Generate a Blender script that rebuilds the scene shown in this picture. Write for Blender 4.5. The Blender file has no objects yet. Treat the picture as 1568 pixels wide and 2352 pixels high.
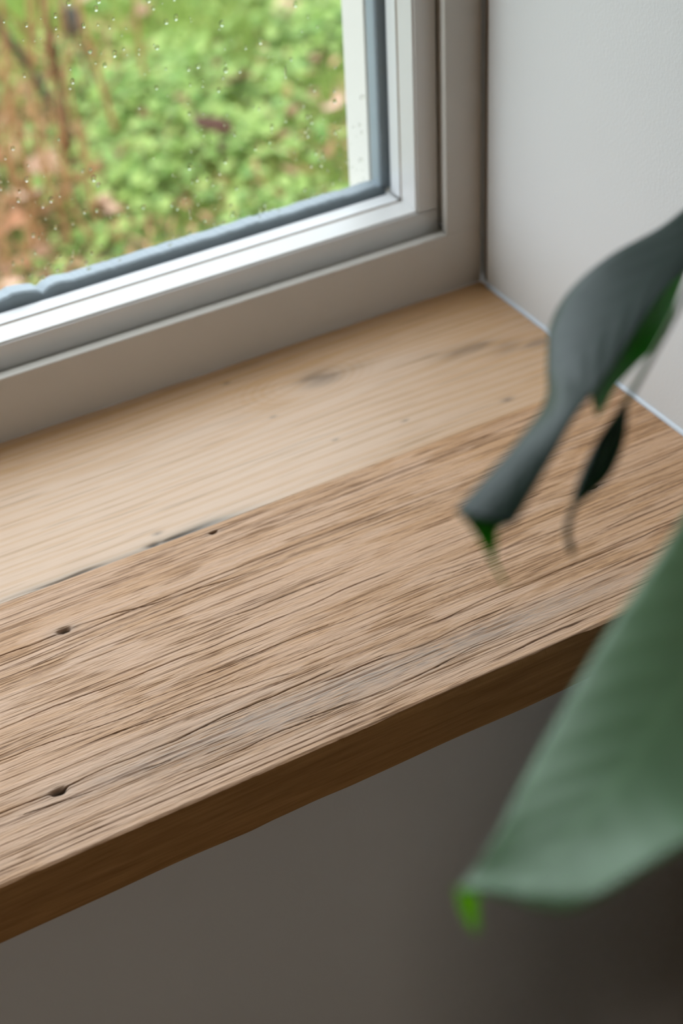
import bpy, bmesh, math, random
import numpy as np
from mathutils import Vector, Matrix, noise

C = bpy.context.scene.collection
SC = bpy.context.scene
random.seed(7)
SZ = 0.85                      # height of the sill's top above the floor

# ------------------------------------------------------------------ camera
FPX = 4064.2
CR = ((0.86724306, -0.49591002, -0.04430269),
      (-0.33157474, -0.50888507, -0.79441436),
      (0.37141306, 0.70363999, -0.60575829))      # right, down, forward
CP = Vector((-0.65749, -0.99576, 0.68832 + SZ))
cam_d = bpy.data.cameras.new('camera')
cam = bpy.data.objects.new('camera', cam_d)
C.objects.link(cam)
r_, d_, f_ = [Vector(v) for v in CR]
m = Matrix((r_, -d_, -f_)).transposed().to_4x4()
m.translation = CP
cam.matrix_world = m
cam_d.sensor_fit = 'VERTICAL'
cam_d.sensor_height = 36.0
cam_d.lens = FPX / 2352 * 36.0
cam_d.clip_start = 0.02
cam_d.clip_end = 200
cam_d.dof.use_dof = True
cam_d.dof.focus_distance = 1.01
cam_d.dof.aperture_fstop = 5.9
SC.camera = cam


def at(px, py, d):
    """world point seen at pixel (px, py) at depth d metres"""
    v = r_ * ((px - 784) / FPX) + d_ * ((py - 1176) / FPX) + f_
    return CP + v * d


def ground(px, py, z):
    v = r_ * ((px - 784) / FPX) + d_ * ((py - 1176) / FPX) + f_
    return CP + v * ((z - CP.z) / v.z)


# ------------------------------------------------------------------ light
SC.view_settings.view_transform = 'Standard'
SC.view_settings.look = 'None'
SC.view_settings.gamma = 1.0
SC.view_settings.use_curve_mapping = False
SC.view_settings.exposure = 0.0
SC.cycles.use_denoising = True
SC.cycles.max_bounces = 10
SC.cycles.diffuse_bounces = 6
SC.cycles.transparent_max_bounces = 12
SC.cycles.sample_clamp_indirect = 6.0

world = bpy.data.worlds.new('overcast_sky')
SC.world = world
world.use_nodes = True
wn = world.node_tree
wn.nodes.clear()
w_out = wn.nodes.new('ShaderNodeOutputWorld')
w_bg = wn.nodes.new('ShaderNodeBackground')
w_tc = wn.nodes.new('ShaderNodeTexCoord')
w_sep = wn.nodes.new('ShaderNodeSeparateXYZ')
w_ramp = wn.nodes.new('ShaderNodeValToRGB')
w_ramp.color_ramp.elements[0].position = 0.0
w_ramp.color_ramp.elements[0].color = (0.76, 0.83, 0.90, 1)
w_ramp.color_ramp.elements[1].position = 0.8
w_ramp.color_ramp.elements[1].color = (0.90, 0.955, 1.0, 1)
w_bg.inputs['Strength'].default_value = 3.7
wn.links.new(w_tc.outputs['Generated'], w_sep.inputs[0])
wn.links.new(w_sep.outputs['Z'], w_ramp.inputs[0])
wn.links.new(w_ramp.outputs[0], w_bg.inputs['Color'])
wn.links.new(w_bg.outputs[0], w_out.inputs['Surface'])

# fill light added behind the camera, in front of the back wall
al = bpy.data.lights.new('back_fill_light', 'AREA')
al.shape = 'RECTANGLE'
al.size = 0.9
al.size_y = 1.2
al.energy = 8.5
al.color = (1.0, 0.85, 0.70)
alo = bpy.data.objects.new('back_fill_light', al)
C.objects.link(alo)
alo.location = (-0.95, -3.56, 1.55)
alo.rotation_euler = (math.radians(90), 0, 0)


# ------------------------------------------------------------------ materials
class NT:
    def __init__(s, name):
        s.m = bpy.data.materials.new(name)
        s.m.use_nodes = True
        s.t = s.m.node_tree
        s.t.nodes.clear()
        s.out = s.n('ShaderNodeOutputMaterial')

    def n(s, typ, **kw):
        nd = s.t.nodes.new(typ)
        for k, v in kw.items():
            setattr(nd, k, v)
        return nd

    def l(s, a, b):
        s.t.links.new(a, b)

    def val(s, inp, v):
        if isinstance(v, bpy.types.NodeSocket):
            s.l(v, inp)
        else:
            inp.default_value = v

    def coord(s, scale=(1, 1, 1), kind='Object'):
        tc = s.n('ShaderNodeTexCoord')
        mp = s.n('ShaderNodeMapping')
        mp.inputs['Scale'].default_value = scale
        s.l(tc.outputs[kind], mp.inputs['Vector'])
        return mp.outputs[0]

    def noise(s, vec, scale, detail=4, rough=0.5, dist=0.0):
        nd = s.n('ShaderNodeTexNoise')
        s.l(vec, nd.inputs['Vector'])
        nd.inputs['Scale'].default_value = scale
        nd.inputs['Detail'].default_value = detail
        nd.inputs['Roughness'].default_value = rough
        nd.inputs['Distortion'].default_value = dist
        return nd.outputs['Fac']

    def ramp(s, fac, stops):
        nd = s.n('ShaderNodeValToRGB')
        e = nd.color_ramp.elements
        while len(e) < len(stops):
            e.new(0.5)
        for i, (p, c) in enumerate(stops):
            e[i].position = p
            e[i].color = (*c, 1) if len(c) == 3 else c
        s.l(fac, nd.inputs[0])
        return nd.outputs[0]

    def mix(s, fac, a, b, mode='MIX'):
        nd = s.n('ShaderNodeMix', data_type='RGBA', blend_type=mode)
        s.val(nd.inputs[0], fac)
        s.val(nd.inputs[6], (*a, 1) if isinstance(a, tuple) else a)
        s.val(nd.inputs[7], (*b, 1) if isinstance(b, tuple) else b)
        return nd.outputs[2]

    def math(s, op, a, b=0.0, clamp=False):
        nd = s.n('ShaderNodeMath', operation=op, use_clamp=clamp)
        s.val(nd.inputs[0], a)
        s.val(nd.inputs[1], b)
        return nd.outputs[0]

    def attr(s, name):
        nd = s.n('ShaderNodeAttribute', attribute_name=name)
        return nd.outputs['Fac']

    def bump(s, h, strength=0.3, dist=0.001):
        nd = s.n('ShaderNodeBump')
        nd.inputs['Strength'].default_value = strength
        nd.inputs['Distance'].default_value = dist
        s.l(h, nd.inputs['Height'])
        return nd.outputs[0]

    def bsdf(s, color, rough=0.5, spec=0.5, normal=None, **kw):
        b = s.n('ShaderNodeBsdfPrincipled')
        s.val(b.inputs['Base Color'], (*color, 1) if isinstance(color, tuple) else color)
        s.val(b.inputs['Roughness'], rough)
        s.val(b.inputs['Specular IOR Level'], spec)
        if normal is not None:
            s.l(normal, b.inputs['Normal'])
        for k, v in kw.items():
            s.val(b.inputs[k], v)
        s.l(b.outputs[0], s.out.inputs['Surface'])
        return b


def mat_paint(name, col, scale=260, strength=0.12, rough=0.55, var=0.03, spec=0.4):
    t = NT(name)
    co = t.coord()
    n1 = t.noise(co, scale, 3)
    n2 = t.noise(co, 6, 3)
    c = t.mix(n2, tuple(x * (1 - var) for x in col), tuple(min(1, x * (1 + var)) for x in col))
    t.bsdf(c, rough, spec, t.bump(n1, strength, 0.0006))
    return t.m


M = {}
M['plaster'] = mat_paint('white_plaster', (0.73, 0.735, 0.735), 420, 0.35, 0.8, 0.02, 0.2)
M['far_paint'] = mat_paint('greige_paint', (0.40, 0.34, 0.29), 300, 0.2, 0.8, 0.02, 0.2)
M['render'] = mat_paint('cream_render', (0.72, 0.70, 0.65), 60, 0.3, 0.85, 0.03, 0.2)
M['frame'] = mat_paint('frame_paint', (0.58, 0.55, 0.51), 300, 0.08, 0.36, 0.02, 0.5)
M['sash'] = mat_paint('sash_paint', (0.72, 0.715, 0.71), 300, 0.08, 0.33, 0.02, 0.5)
M['bead'] = mat_paint('bead_paint', (0.82, 0.83, 0.85), 500, 0.15, 0.3, 0.03, 0.6)
M['seal'] = mat_paint('glazing_sealant', (0.26, 0.31, 0.35), 500, 0.3, 0.5, 0.25)
M['caulk'] = mat_paint('caulk', (0.66, 0.72, 0.80), 300, 0.1, 0.4, 0.02, 0.5)
M['gap'] = mat_paint('brown_joint', (0.25, 0.17, 0.10), 300, 0.1, 0.7, 0.1)
M['ceiling'] = mat_paint('ceiling_paint', (0.62, 0.60, 0.57), 200, 0.1, 0.9, 0.02, 0.2)
M['pot'] = mat_paint('pot_glaze', (0.30, 0.28, 0.26), 90, 0.2, 0.5, 0.1)
M['soil'] = mat_paint('potting_soil', (0.05, 0.035, 0.02), 90, 1.0, 0.9, 0.3)

# glass: clear with a fresnel reflection
t = NT('window_glass')
gl = t.n('ShaderNodeBsdfGlossy')
gl.inputs['Roughness'].default_value = 0.0
tr = t.n('ShaderNodeBsdfTransparent')
tr.inputs['Color'].default_value = (0.975, 0.985, 0.98, 1)
fr = t.n('ShaderNodeFresnel')
fr.inputs['IOR'].default_value = 1.45
mx = t.n('ShaderNodeMixShader')
geo = t.n('ShaderNodeNewGeometry')      # only the faces where light enters reflect
t.l(t.math('MULTIPLY', fr.outputs[0], t.math('SUBTRACT', 1.0, geo.outputs['Backfacing'])), mx.inputs[0])
t.l(tr.outputs[0], mx.inputs[1])
t.l(gl.outputs[0], mx.inputs[2])
t.l(mx.outputs[0], t.out.inputs['Surface'])
M['glass'] = t.m
t = NT('rain_water')
g = t.n('ShaderNodeBsdfGlass')
g.inputs['IOR'].default_value = 1.33
g.inputs['Roughness'].default_value = 0.02
t.l(g.outputs[0], t.out.inputs['Surface'])
M['water'] = t.m


def mat_oak(name, pale, mid, dark, grey, rough, fine_strength, hair_amt):
    """oak: attributes on the mesh say where the grooves, rings, cracks and grey weathering lie"""
    t = NT(name)
    groove, ring, crack, wgrey, knot = [t.attr(a) for a in ('groove', 'ring', 'crack', 'weather', 'knot')]
    co = t.coord((6, 160, 160))
    fine = t.noise(co, 6.0, 6, 0.65, 0.2)
    co2 = t.coord((3.5, 22, 22))
    broad = t.noise(co2, 1.6, 3, 0.5)
    c = t.mix(ring, pale, mid)
    c = t.mix(t.math('MULTIPLY', t.attr('patch'), 0.45), c, (0.46, 0.25, 0.115))
    c = t.mix(t.math('MULTIPLY', broad, 0.55), c, tuple(x * f for x, f in zip(mid, (1.05, 0.92, 0.72))))
    hair = t.noise(t.coord((7, 480, 480)), 5.0, 3, 0.6, 0.1)
    hl = t.ramp(hair, [(0.30, (1, 1, 1)), (0.43, (0, 0, 0))])
    c = t.mix(t.math('MULTIPLY', hl, hair_amt), c, dark)
    f2 = t.ramp(fine, [(0.35, (0, 0, 0)), (0.65, (1, 1, 1))])
    c = t.mix(t.math('MULTIPLY', f2, 0.22), c, tuple(min(1, x * 1.18) for x in pale))
    c = t.mix(wgrey, c, grey)
    c = t.mix(groove, c, dark)
    c = t.mix(knot, c, (0.15, 0.115, 0.09))
    c = t.mix(crack, c, (0.022, 0.016, 0.013))
    b = t.bsdf(c, rough, 0.45, t.bump(fine, fine_strength, 0.0006))
    return t.m


M['oak_smooth'] = mat_oak('oak_smooth', (0.70, 0.53, 0.41), (0.57, 0.34, 0.165), (0.36, 0.22, 0.115), (0.40, 0.335, 0.27), 0.36, 0.2, 0.12)
M['oak_rough'] = mat_oak('oak_rough', (0.71, 0.485, 0.35), (0.57, 0.32, 0.15), (0.19, 0.085, 0.032), (0.38, 0.31, 0.265), 0.50, 0.7, 0.55)


def mat_edge():
    t = NT('oak_edge')
    co = t.coord((5, 90, 90))
    a = t.noise(co, 4.0, 6, 0.6, 0.3)
    b_ = t.noise(t.coord((2, 30, 30)), 2.0, 3)
    c = t.mix(t.ramp(a, [(0.3, (0, 0, 0)), (0.7, (1, 1, 1))]), (0.33, 0.16, 0.052), (0.52, 0.28, 0.105))
    c = t.mix(t.math('MULTIPLY', b_, 0.4), c, (0.18, 0.085, 0.03))
    t.bsdf(c, 0.6, 0.3, t.bump(a, 0.5, 0.0006))
    return t.m


M['oak_edge'] = mat_edge()


def mat_floor():
    t = NT('floor_oak')
    a = t.noise(t.coord((1.5, 14, 1)), 5.0, 5, 0.6)
    c = t.mix(a, (0.16, 0.095, 0.05), (0.24, 0.145, 0.08))
    t.bsdf(c, 0.5, 0.4, t.bump(a, 0.2, 0.001))
    return t.m


M['floor'] = mat_floor()


def mat_leaf(name, top, trans, w=0.45, rough=0.35, vein=True, spec=0.5):
    t = NT(name)
    co = t.coord((1, 1, 1), 'UV')
    sep = t.n('ShaderNodeSeparateXYZ')
    t.l(co, sep.inputs[0])
    # herring-bone side veins: |u-0.5| pushes the phase along v
    au = t.math('ABSOLUTE', t.math('SUBTRACT', sep.outputs[0], 0.5))
    ph = t.math('SINE', t.math('MULTIPLY', t.math('ADD', sep.outputs[1], t.math('MULTIPLY', au, -0.35)), 75.0))
    vv = t.ramp(ph, [(0.86, (0, 0, 0)), (1.0, (1, 1, 1))])
    mid = t.ramp(au, [(0.0, (1, 1, 1)), (0.035, (0, 0, 0))])
    n = t.noise(t.coord(), 35, 3)
    c = t.mix(n, tuple(x * 0.8 for x in top), tuple(x * 1.2 for x in top))
    light = tuple(min(1, x * 1.5 + 0.01) for x in top)
    c = t.mix(t.math('MULTIPLY', vv, 0.18), c, light)
    c = t.mix(t.math('MULTIPLY', mid, 0.5), c, light)
    b = t.n('ShaderNodeBsdfPrincipled')
    t.l(c, b.inputs['Base Color'])
    b.inputs['Roughness'].default_value = rough
    b.inputs['Specular IOR Level'].default_value = spec
    t.l(t.bump(t.math('MULTIPLY', ph, 0.3), 0.12, 0.002), b.inputs['Normal'])
    tl = t.n('ShaderNodeBsdfTranslucent')
    tl.inputs['Color'].default_value = (*trans, 1)
    mx = t.n('ShaderNodeMixShader')
    mx.inputs[0].default_value = w
    t.l(b.outputs[0], mx.inputs[1])
    t.l(tl.outputs[0], mx.inputs[2])
    t.l(mx.outputs[0], t.out.inputs['Surface'])
    return t.m


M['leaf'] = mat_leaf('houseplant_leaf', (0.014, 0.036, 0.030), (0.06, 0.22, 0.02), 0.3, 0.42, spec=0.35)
M['leaf_backlit'] = mat_leaf('backlit_leaf', (0.03, 0.09, 0.02), (0.08, 0.40, 0.004), 0.7)  # greener copy for parts of the upper leaf, backlit glow put into its colour
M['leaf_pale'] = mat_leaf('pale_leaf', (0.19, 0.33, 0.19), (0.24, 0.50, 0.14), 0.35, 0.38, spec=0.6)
M['leaf_tip_glow'] = mat_leaf('yellow_green_leaf', (0.22, 0.40, 0.03), (0.45, 0.85, 0.03), 0.6)  # tip of the big leaf, its glow against the window put into the colour
M['stem'] = mat_paint('plant_stem', (0.10, 0.14, 0.06), 80, 0.3, 0.5, 0.2)
M['tendril'] = mat_paint('plant_tendril', (0.10, 0.085, 0.045), 80, 0.3, 0.5, 0.3)


def mat_plant(name, a, b, tr=0.35, rough=0.5):
    """outdoor foliage, colour varies from piece to piece"""
    t = NT(name)
    g = t.n('ShaderNodeNewGeometry')
    c = t.mix(g.outputs['Random Per Island'], a, b)
    p = t.n('ShaderNodeBsdfPrincipled')
    t.l(c, p.inputs['Base Color'])
    p.inputs['Roughness'].default_value = rough
    tl = t.n('ShaderNodeBsdfTranslucent')
    t.l(c, tl.inputs['Color'])
    mx = t.n('ShaderNodeMixShader')
    mx.inputs[0].default_value = tr
    t.l(p.outputs[0], mx.inputs[1])
    t.l(tl.outputs[0], mx.inputs[2])
    t.l(mx.outputs[0], t.out.inputs['Surface'])
    return t.m


M['grass'] = mat_plant('lawn_grass', (0.24, 0.37, 0.06), (0.44, 0.54, 0.14))
M['clover'] = mat_plant('ground_cover_leaf', (0.16, 0.31, 0.06), (0.48, 0.62, 0.18))
M['litter'] = mat_plant('leaf_litter', (0.30, 0.16, 0.07), (0.74, 0.42, 0.22), 0.2)
M['stalk'] = mat_paint('dead_stalk', (0.40, 0.21, 0.09), 60, 0.4, 0.7, 0.3)
M['stalk_dark'] = mat_paint('dark_stalk', (0.05, 0.04, 0.03), 60, 0.4, 0.7, 0.3)
M['stalk_red'] = mat_paint('reddish_stalk', (0.15, 0.055, 0.025), 60, 0.4, 0.7, 0.3)
M['fall_orange'] = mat_plant('fallen_leaf_orange', (0.42, 0.17, 0.07), (0.58, 0.28, 0.14), 0.2)
M['fall_pink'] = mat_plant('fallen_leaf_pink', (0.62, 0.38, 0.26), (0.70, 0.45, 0.33), 0.2)
M['fall_maroon'] = mat_plant('fallen_leaf_maroon', (0.10, 0.035, 0.025), (0.14, 0.05, 0.03), 0.1)
M['fall_brown'] = mat_plant('fallen_leaf_brown', (0.26, 0.12, 0.06), (0.40, 0.22, 0.11), 0.2)


def mat_ground():
    t = NT('garden_soil')
    co = t.coord()
    a = t.noise(co, 9, 6, 0.6)
    b = t.noise(co, 60, 4, 0.6)
    c = t.ramp(a, [(0.35, (0.075, 0.12, 0.03)), (0.55, (0.14, 0.21, 0.05)), (0.72, (0.12, 0.085, 0.04))])
    c = t.mix(t.math('MULTIPLY', b, 0.5), c, (0.05, 0.04, 0.02))
    t.bsdf(c, 0.95, 0.1, t.bump(b, 0.8, 0.01))
    return t.m


M['ground'] = mat_ground()


# ------------------------------------------------------------------ helpers
def link(name, me, mat=None, parent=None):
    o = bpy.data.objects.new(name, me)
    C.objects.link(o)
    if mat is not None:
        me.materials.append(mat)
    if parent is not None:
        o.parent = parent
    return o


def tag(o, label=None, cat=None, group=None, kind=None):
    if label: o['label'] = label
    if cat: o['category'] = cat
    if group: o['group'] = group
    if kind: o['kind'] = kind
    return o


def empty(name, loc=(0, 0, 0), **kw):
    o = bpy.data.objects.new(name, None)
    C.objects.link(o)
    o.location = loc
    tag(o, **kw)
    bpy.context.view_layer.update()
    return o


def box(bm, x0, x1, y0, y1, z0, z1):
    vs = [bm.verts.new((x, y, z)) for x in (x0, x1) for y in (y0, y1) for z in (z0, z1)]
    for f in ((0, 1, 3, 2), (4, 6, 7, 5), (0, 4, 5, 1), (2, 3, 7, 6), (0, 2, 6, 4), (1, 5, 7, 3)):
        bm.faces.new([vs[i] for i in f])


def boxes(name, lst, mat, parent=None, bevel=0.0, seg=2):
    bm = bmesh.new()
    for b in lst:
        box(bm, *b)
    if bevel:
        bmesh.ops.bevel(bm, geom=list(bm.edges), offset=bevel, segments=seg, affect='EDGES')
    bmesh.ops.recalc_face_normals(bm, faces=bm.faces)
    me = bpy.data.meshes.new(name)
    bm.to_mesh(me)
    bm.free()
    if bevel:
        for p in me.polygons:
            p.use_smooth = False
    return link(name, me, mat, parent)


def extrude_profile(name, prof, path_axis, a, b, place, mat, parent=None, bevel=0.0, seg=3, miter=None):
    """closed profile (u, y) swept straight; place(u, y, s) -> world"""
    bm = bmesh.new()
    rings = []
    for k, s in enumerate((a, b)):
        rings.append([bm.verts.new(place(u, y, (s(u) if callable(s) else s))) for u, y in prof])
    n = len(prof)
    for i in range(n):
        bm.faces.new((rings[0][i], rings[0][(i + 1) % n], rings[1][(i + 1) % n], rings[1][i]))
    bm.faces.new(rings[0])
    bm.faces.new(rings[1][::-1])
    if bevel:
        bmesh.ops.bevel(bm, geom=list(bm.edges), offset=bevel, segments=seg, affect='EDGES', clamp_overlap=True)
    bmesh.ops.recalc_face_normals(bm, faces=bm.faces)
    me = bpy.data.meshes.new(name)
    bm.to_mesh(me)
    bm.free()
    return link(name, me, mat, parent)


def tube(name, pts, radii, mat, parent=None, seg=8, smooth=True):
    bm = bmesh.new()
    rings = []
    P = [Vector(p) for p in pts]
    for i, p in enumerate(P):
        d = (P[min(i + 1, len(P) - 1)] - P[max(i - 1, 0)]).normalized()
        a = d.orthogonal().normalized() if i == 0 else (rings_dir - d * rings_dir.dot(d)).normalized()
        rings_dir = a
        b = d.cross(a)
        r = radii[i] if hasattr(radii, '__len__') else radii
        rings.append([bm.verts.new(p + (a * math.cos(t_) + b * math.sin(t_)) * r)
                      for t_ in [2 * math.pi * k / seg for k in range(seg)]])
    for i in range(len(P) - 1):
        for k in range(seg):
            bm.faces.new((rings[i][k], rings[i][(k + 1) % seg], rings[i + 1][(k + 1) % seg], rings[i + 1][k]))
    bm.faces.new(rings[0][::-1])
    bm.faces.new(rings[-1])
    me = bpy.data.meshes.new(name)
    bm.to_mesh(me)
    bm.free()
    for p in me.polygons:
        p.use_smooth = smooth
    return link(name, me, mat, parent)


def catmull(P, n):
    """smooth resampling of a list of Vectors"""
    out = []
    k = len(P)
    for i in range(k - 1):
        p0, p1, p2, p3 = P[max(i - 1, 0)], P[i], P[i + 1], P[min(i + 2, k - 1)]
        for j in range(n):
            t_ = j / n
            out.append(0.5 * ((2 * p1) + (p2 - p0) * t_ + (2 * p0 - 5 * p1 + 4 * p2 - p3) * t_ ** 2
                              + (3 * p1 - p0 - 3 * p2 + p3) * t_ ** 3))
    out.append(P[-1].copy())
    return out


# ------------------------------------------------------------------ room shell
XL, YB, ZC = -3.4, -3.6, 2.55            # left wall, back wall, ceiling
WX0, WX1, WZ1 = -1.45, 0.0, 2.15         # window niche
YW = -0.306                              # room face of the wall under the sill
YO = 0.12                                # outer face of the house wall
EJ = -0.046                              # outer reveal at the right
S = SZ - 0.04

tag(boxes('floor', [(XL - .1, 0.3, YB - .1, 0.12, -0.12, 0.0)], M['floor']), kind='structure')
tag(boxes('ceiling', [(XL - .1, 0.3, YB - .1, 0.12, ZC, ZC + .1)], M['ceiling']), kind='structure')
tag(boxes('wall_left', [(XL - .12, XL, YB - .1, YW, 0, ZC)], M['far_paint']), kind='structure')
tag(boxes('wall_back', [(XL - .1, 0.3, YB - .12, YB, 0, ZC)], M['far_paint']), kind='structure')
tag(boxes('wall_right', [(0.0, 0.25, YB - .1, -0.009, 0, ZC), (0.007, 0.25, -0.009, 0.02, 0, ZC)], M['plaster']), kind='structure')
tag(boxes('wall_window', [
    (XL, 0.0, YW, 0.0, 0.0, S),                         # under the sill
    (XL, WX0, YW, 0.07, S, ZC),                         # left of the niche
    (WX0, 0.0, YW, 0.07, WZ1, ZC),                      # above the niche
], M['plaster']), kind='structure')
tag(boxes('wall_outside', [
    (XL, 2.4, 0.0765, YO, -0.3, SZ - 0.03),
    (XL, WX0 + 0.05, 0.084, YO, SZ - 0.03, ZC + .4),
    (EJ, 2.4, 0.084, YO, SZ - 0.03, ZC + .4),
    (WX0 + .05, EJ, 0.084, YO, WZ1 - 0.05, ZC + .4),
], M['render'], bevel=0.002), kind='structure')

# unseen frame added round the fill light; the wall behind has no opening
tag(boxes('fill_light_frame', [(-1.47, -0.43, -3.6, -3.55, 2.15, 2.22), (-1.47, -0.43, -3.6, -3.55, 0.88, 0.95),
                       (-1.47, -1.40, -3.6, -3.55, 0.95, 2.15), (-0.50, -0.43, -3.6, -3.55, 0.95, 2.15)], M['sash'], None, 0.003), kind='structure')

# ------------------------------------------------------------------ window
win = empty('window_1', (0, 0, SZ), kind='structure')


def wloc(o):
    o.location = (0, 0, 0)
    return o


# All coordinates below are relative to the sill's top right back corner (the Empty).
WB, WS = 0.0488, 0.0301                  # visible face of the outer frame: bottom, side
SB, SS_ = 0.0654, 0.0461                 # inner edge of the sash: bottom, side
X0, X1 = WX0, 0.0                        # opening
Z1 = WZ1 - SZ
TOPW = 0.035


def h_member(name, z0, z1, y0, y1, x0, x1, mat, bev=0.0012, parent=win):
    return boxes(name, [(x0, x1, y0, y1, z0, z1)], mat, parent, bev, 3)


# fixed outer frame: front lip and deeper rebate, butt jointed
def frame_piece(kind):
    if kind == 'bottom':
        prof = [(-0.0, 0.0), (WB, 0.0), (WB - 0.0006, 0.0090), (WB - 0.0045, 0.0115), (WB - 0.0045, 0.075), (0.0, 0.075)]
        return extrude_profile('frame_rail', prof, 'x', X0, X1 + 0.0, lambda u, y, s: (s, y, u), M['frame'], win, 0.0004)
    if kind == 'top':
        prof = [(0.0, 0.0), (TOPW, 0.0), (TOPW, 0.0090), (TOPW - 0.0045, 0.0115), (TOPW - 0.0045, 0.075), (0.0, 0.075)]
        return extrude_profile('frame_rail', prof, 'x', X0, X1, lambda u, y, s: (s, y, Z1 - u), M['frame'], win, 0.0007)
    sgn, base = (-1, X1) if kind == 'right' else (1, X0)
    prof = [(0.0, 0.0), (WS, 0.0), (WS - 0.002, 0.0090), (WS - 0.0055, 0.0115), (WS - 0.0055, 0.075), (0.0, 0.075)]
    return extrude_profile('frame_jamb', prof, 'z', WB - 0.0002, Z1 - TOPW, lambda u, y, s: (base + sgn * u, y, s), M['frame'], win, 0.0003)


for k in ('bottom', 'top', 'right', 'left'):
    frame_piece(k)

# sash: bottom rail runs through, stiles stand on it
yf, yg = 0.0165, 0.0392
rail_l, rail_r = X0 + WS - 0.004, X1 - WS + 0.0035
h_member('sash_rail', WB - 0.0055, SB, yf, yg, rail_l, rail_r, M['sash'], 0.0016)
h_member('sash_rail', Z1 - 0.058, Z1 - 0.031, yf, yg, rail_l, rail_r, M['sash'], 0.0016)
h_member('sash_stile', SB - 0.004, Z1 - 0.058, yf, yg, X1 - SS_, rail_r, M['sash'], 0.0016)
h_member('sash_stile', SB - 0.004, Z1 - 0.058, yf, yg, rail_l, X0 + SS_, M['sash'], 0.0016)
# the rail is trimmed behind the stile's foot: a narrow brown joint shows there
h_member('sash_core', WB - 0.004, Z1 - 0.033, yg - 0.004, yg + 0.0020, X1 - SS_ + 0.0012, rail_r, M['gap'], 0.0004)
h_member('sash_core', WB - 0.004, SB - 0.0012, yg - 0.004, yg + 0.0020, rail_l, rail_r - .02, M['gap'], 0.0004)
# glazing beads
yb0, yb1 = 0.0406, 0.0562
h_member('glazing_bead', WB, SB - 0.0006, yb0, yb1, rail_l + .02, X1 - SS_ + 0.0009, M['bead'], 0.0012)
h_member('glazing_bead', SB - 0.0006, Z1 - 0.058, yb0, yb1, X1 - SS_ + 0.001, rail_r - .004, M['bead'], 0.0012)
h_member('glazing_bead', SB - 0.0006, Z1 - 0.058, yb0, yb1, rail_l + .004, X0 + SS_ - 0.001, M['bead'], 0.0012)
h_member('glazing_bead', Z1 - 0.0575, Z1 - 0.035, yb0, yb1, rail_l + .02, X1 - SS_ + 0.0009, M['bead'], 0.0012)
# pane
pane = boxes('pane', [(X0 + SS_ - 0.012, X1 - SS_ + 0.012, 0.0569, 0.0609, SB - 0.012, Z1 - 0.050)], M['glass'], win)


# ragged edge seal behind the pane: bottom and both sides
def seal_strip(name, horizontal, a, b, base, sgn, w, jag, n):
    bm = bmesh.new()
    rows = []
    for i in range(n + 1):
        s = a + (b - a) * i / n
        j = noise.noise(Vector((s * 60, 3.1 * sgn, base))) * jag + noise.noise(Vector((s * 260, 9, base))) * jag * 0.45
        if horizontal:
            dx = s + 0.345
            j += 0.0035 * math.exp(-((dx) / 0.012) ** 2) + 0.0012 * math.exp(-((dx - .03) / 0.006) ** 2)
            j -= 0.0030 * math.exp(-((dx - .0185) / 0.003) ** 2)
        top = w + j
        prof = [(-0.012, 0.0612), (top - 0.0012, 0.0612), (top, 0.0627), (top - 0.001, 0.075), (-0.012, 0.075)]
        if horizontal:
            rows.append([bm.verts.new((s, y, base + sgn * u)) for u, y in prof])
        else:
            rows.append([bm.verts.new((base + sgn * u, y, s)) for u, y in prof])
    for i in range(n):
        for k in range(5):
            bm.faces.new((rows[i][k], rows[i][(k + 1) % 5], rows[i + 1][(k + 1) % 5], rows[i + 1][k]))
    bm.faces.new(rows[0]); bm.faces.new(rows[-1][::-1])
    bmesh.ops.recalc_face_normals(bm, faces=bm.faces)
    me = bpy.data.meshes.new(name)
    bm.to_mesh(me); bm.free()
    return link(name, me, M['seal'], win)


seal_strip('edge_seal', True, X0 + SS_, X1 - SS_, SB, 1, 0.0046, 0.0011, 1100)
seal_strip('edge_seal', False, SB + .001, Z1 - 0.058, X1 - SS_, -1, 0.0048, 0.0002, 300)
seal_strip('edge_seal', False, SB + .001, Z1 - 0.058, X0 + SS_, 1, 0.0056, 0.0002, 60)
# outer side of the sash, below the glass
h_member('outer_rail', WB - 0.01, SB - 0.0125, 0.0615, 0.080, X0 + .02, X1 - .02, M['sash'], 0.001)
o = boxes('outer_sill', [(WX0 + .05, EJ, 0.0855, 0.15, -0.028, -0.012)], M['frame'], win, 0.002)

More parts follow.
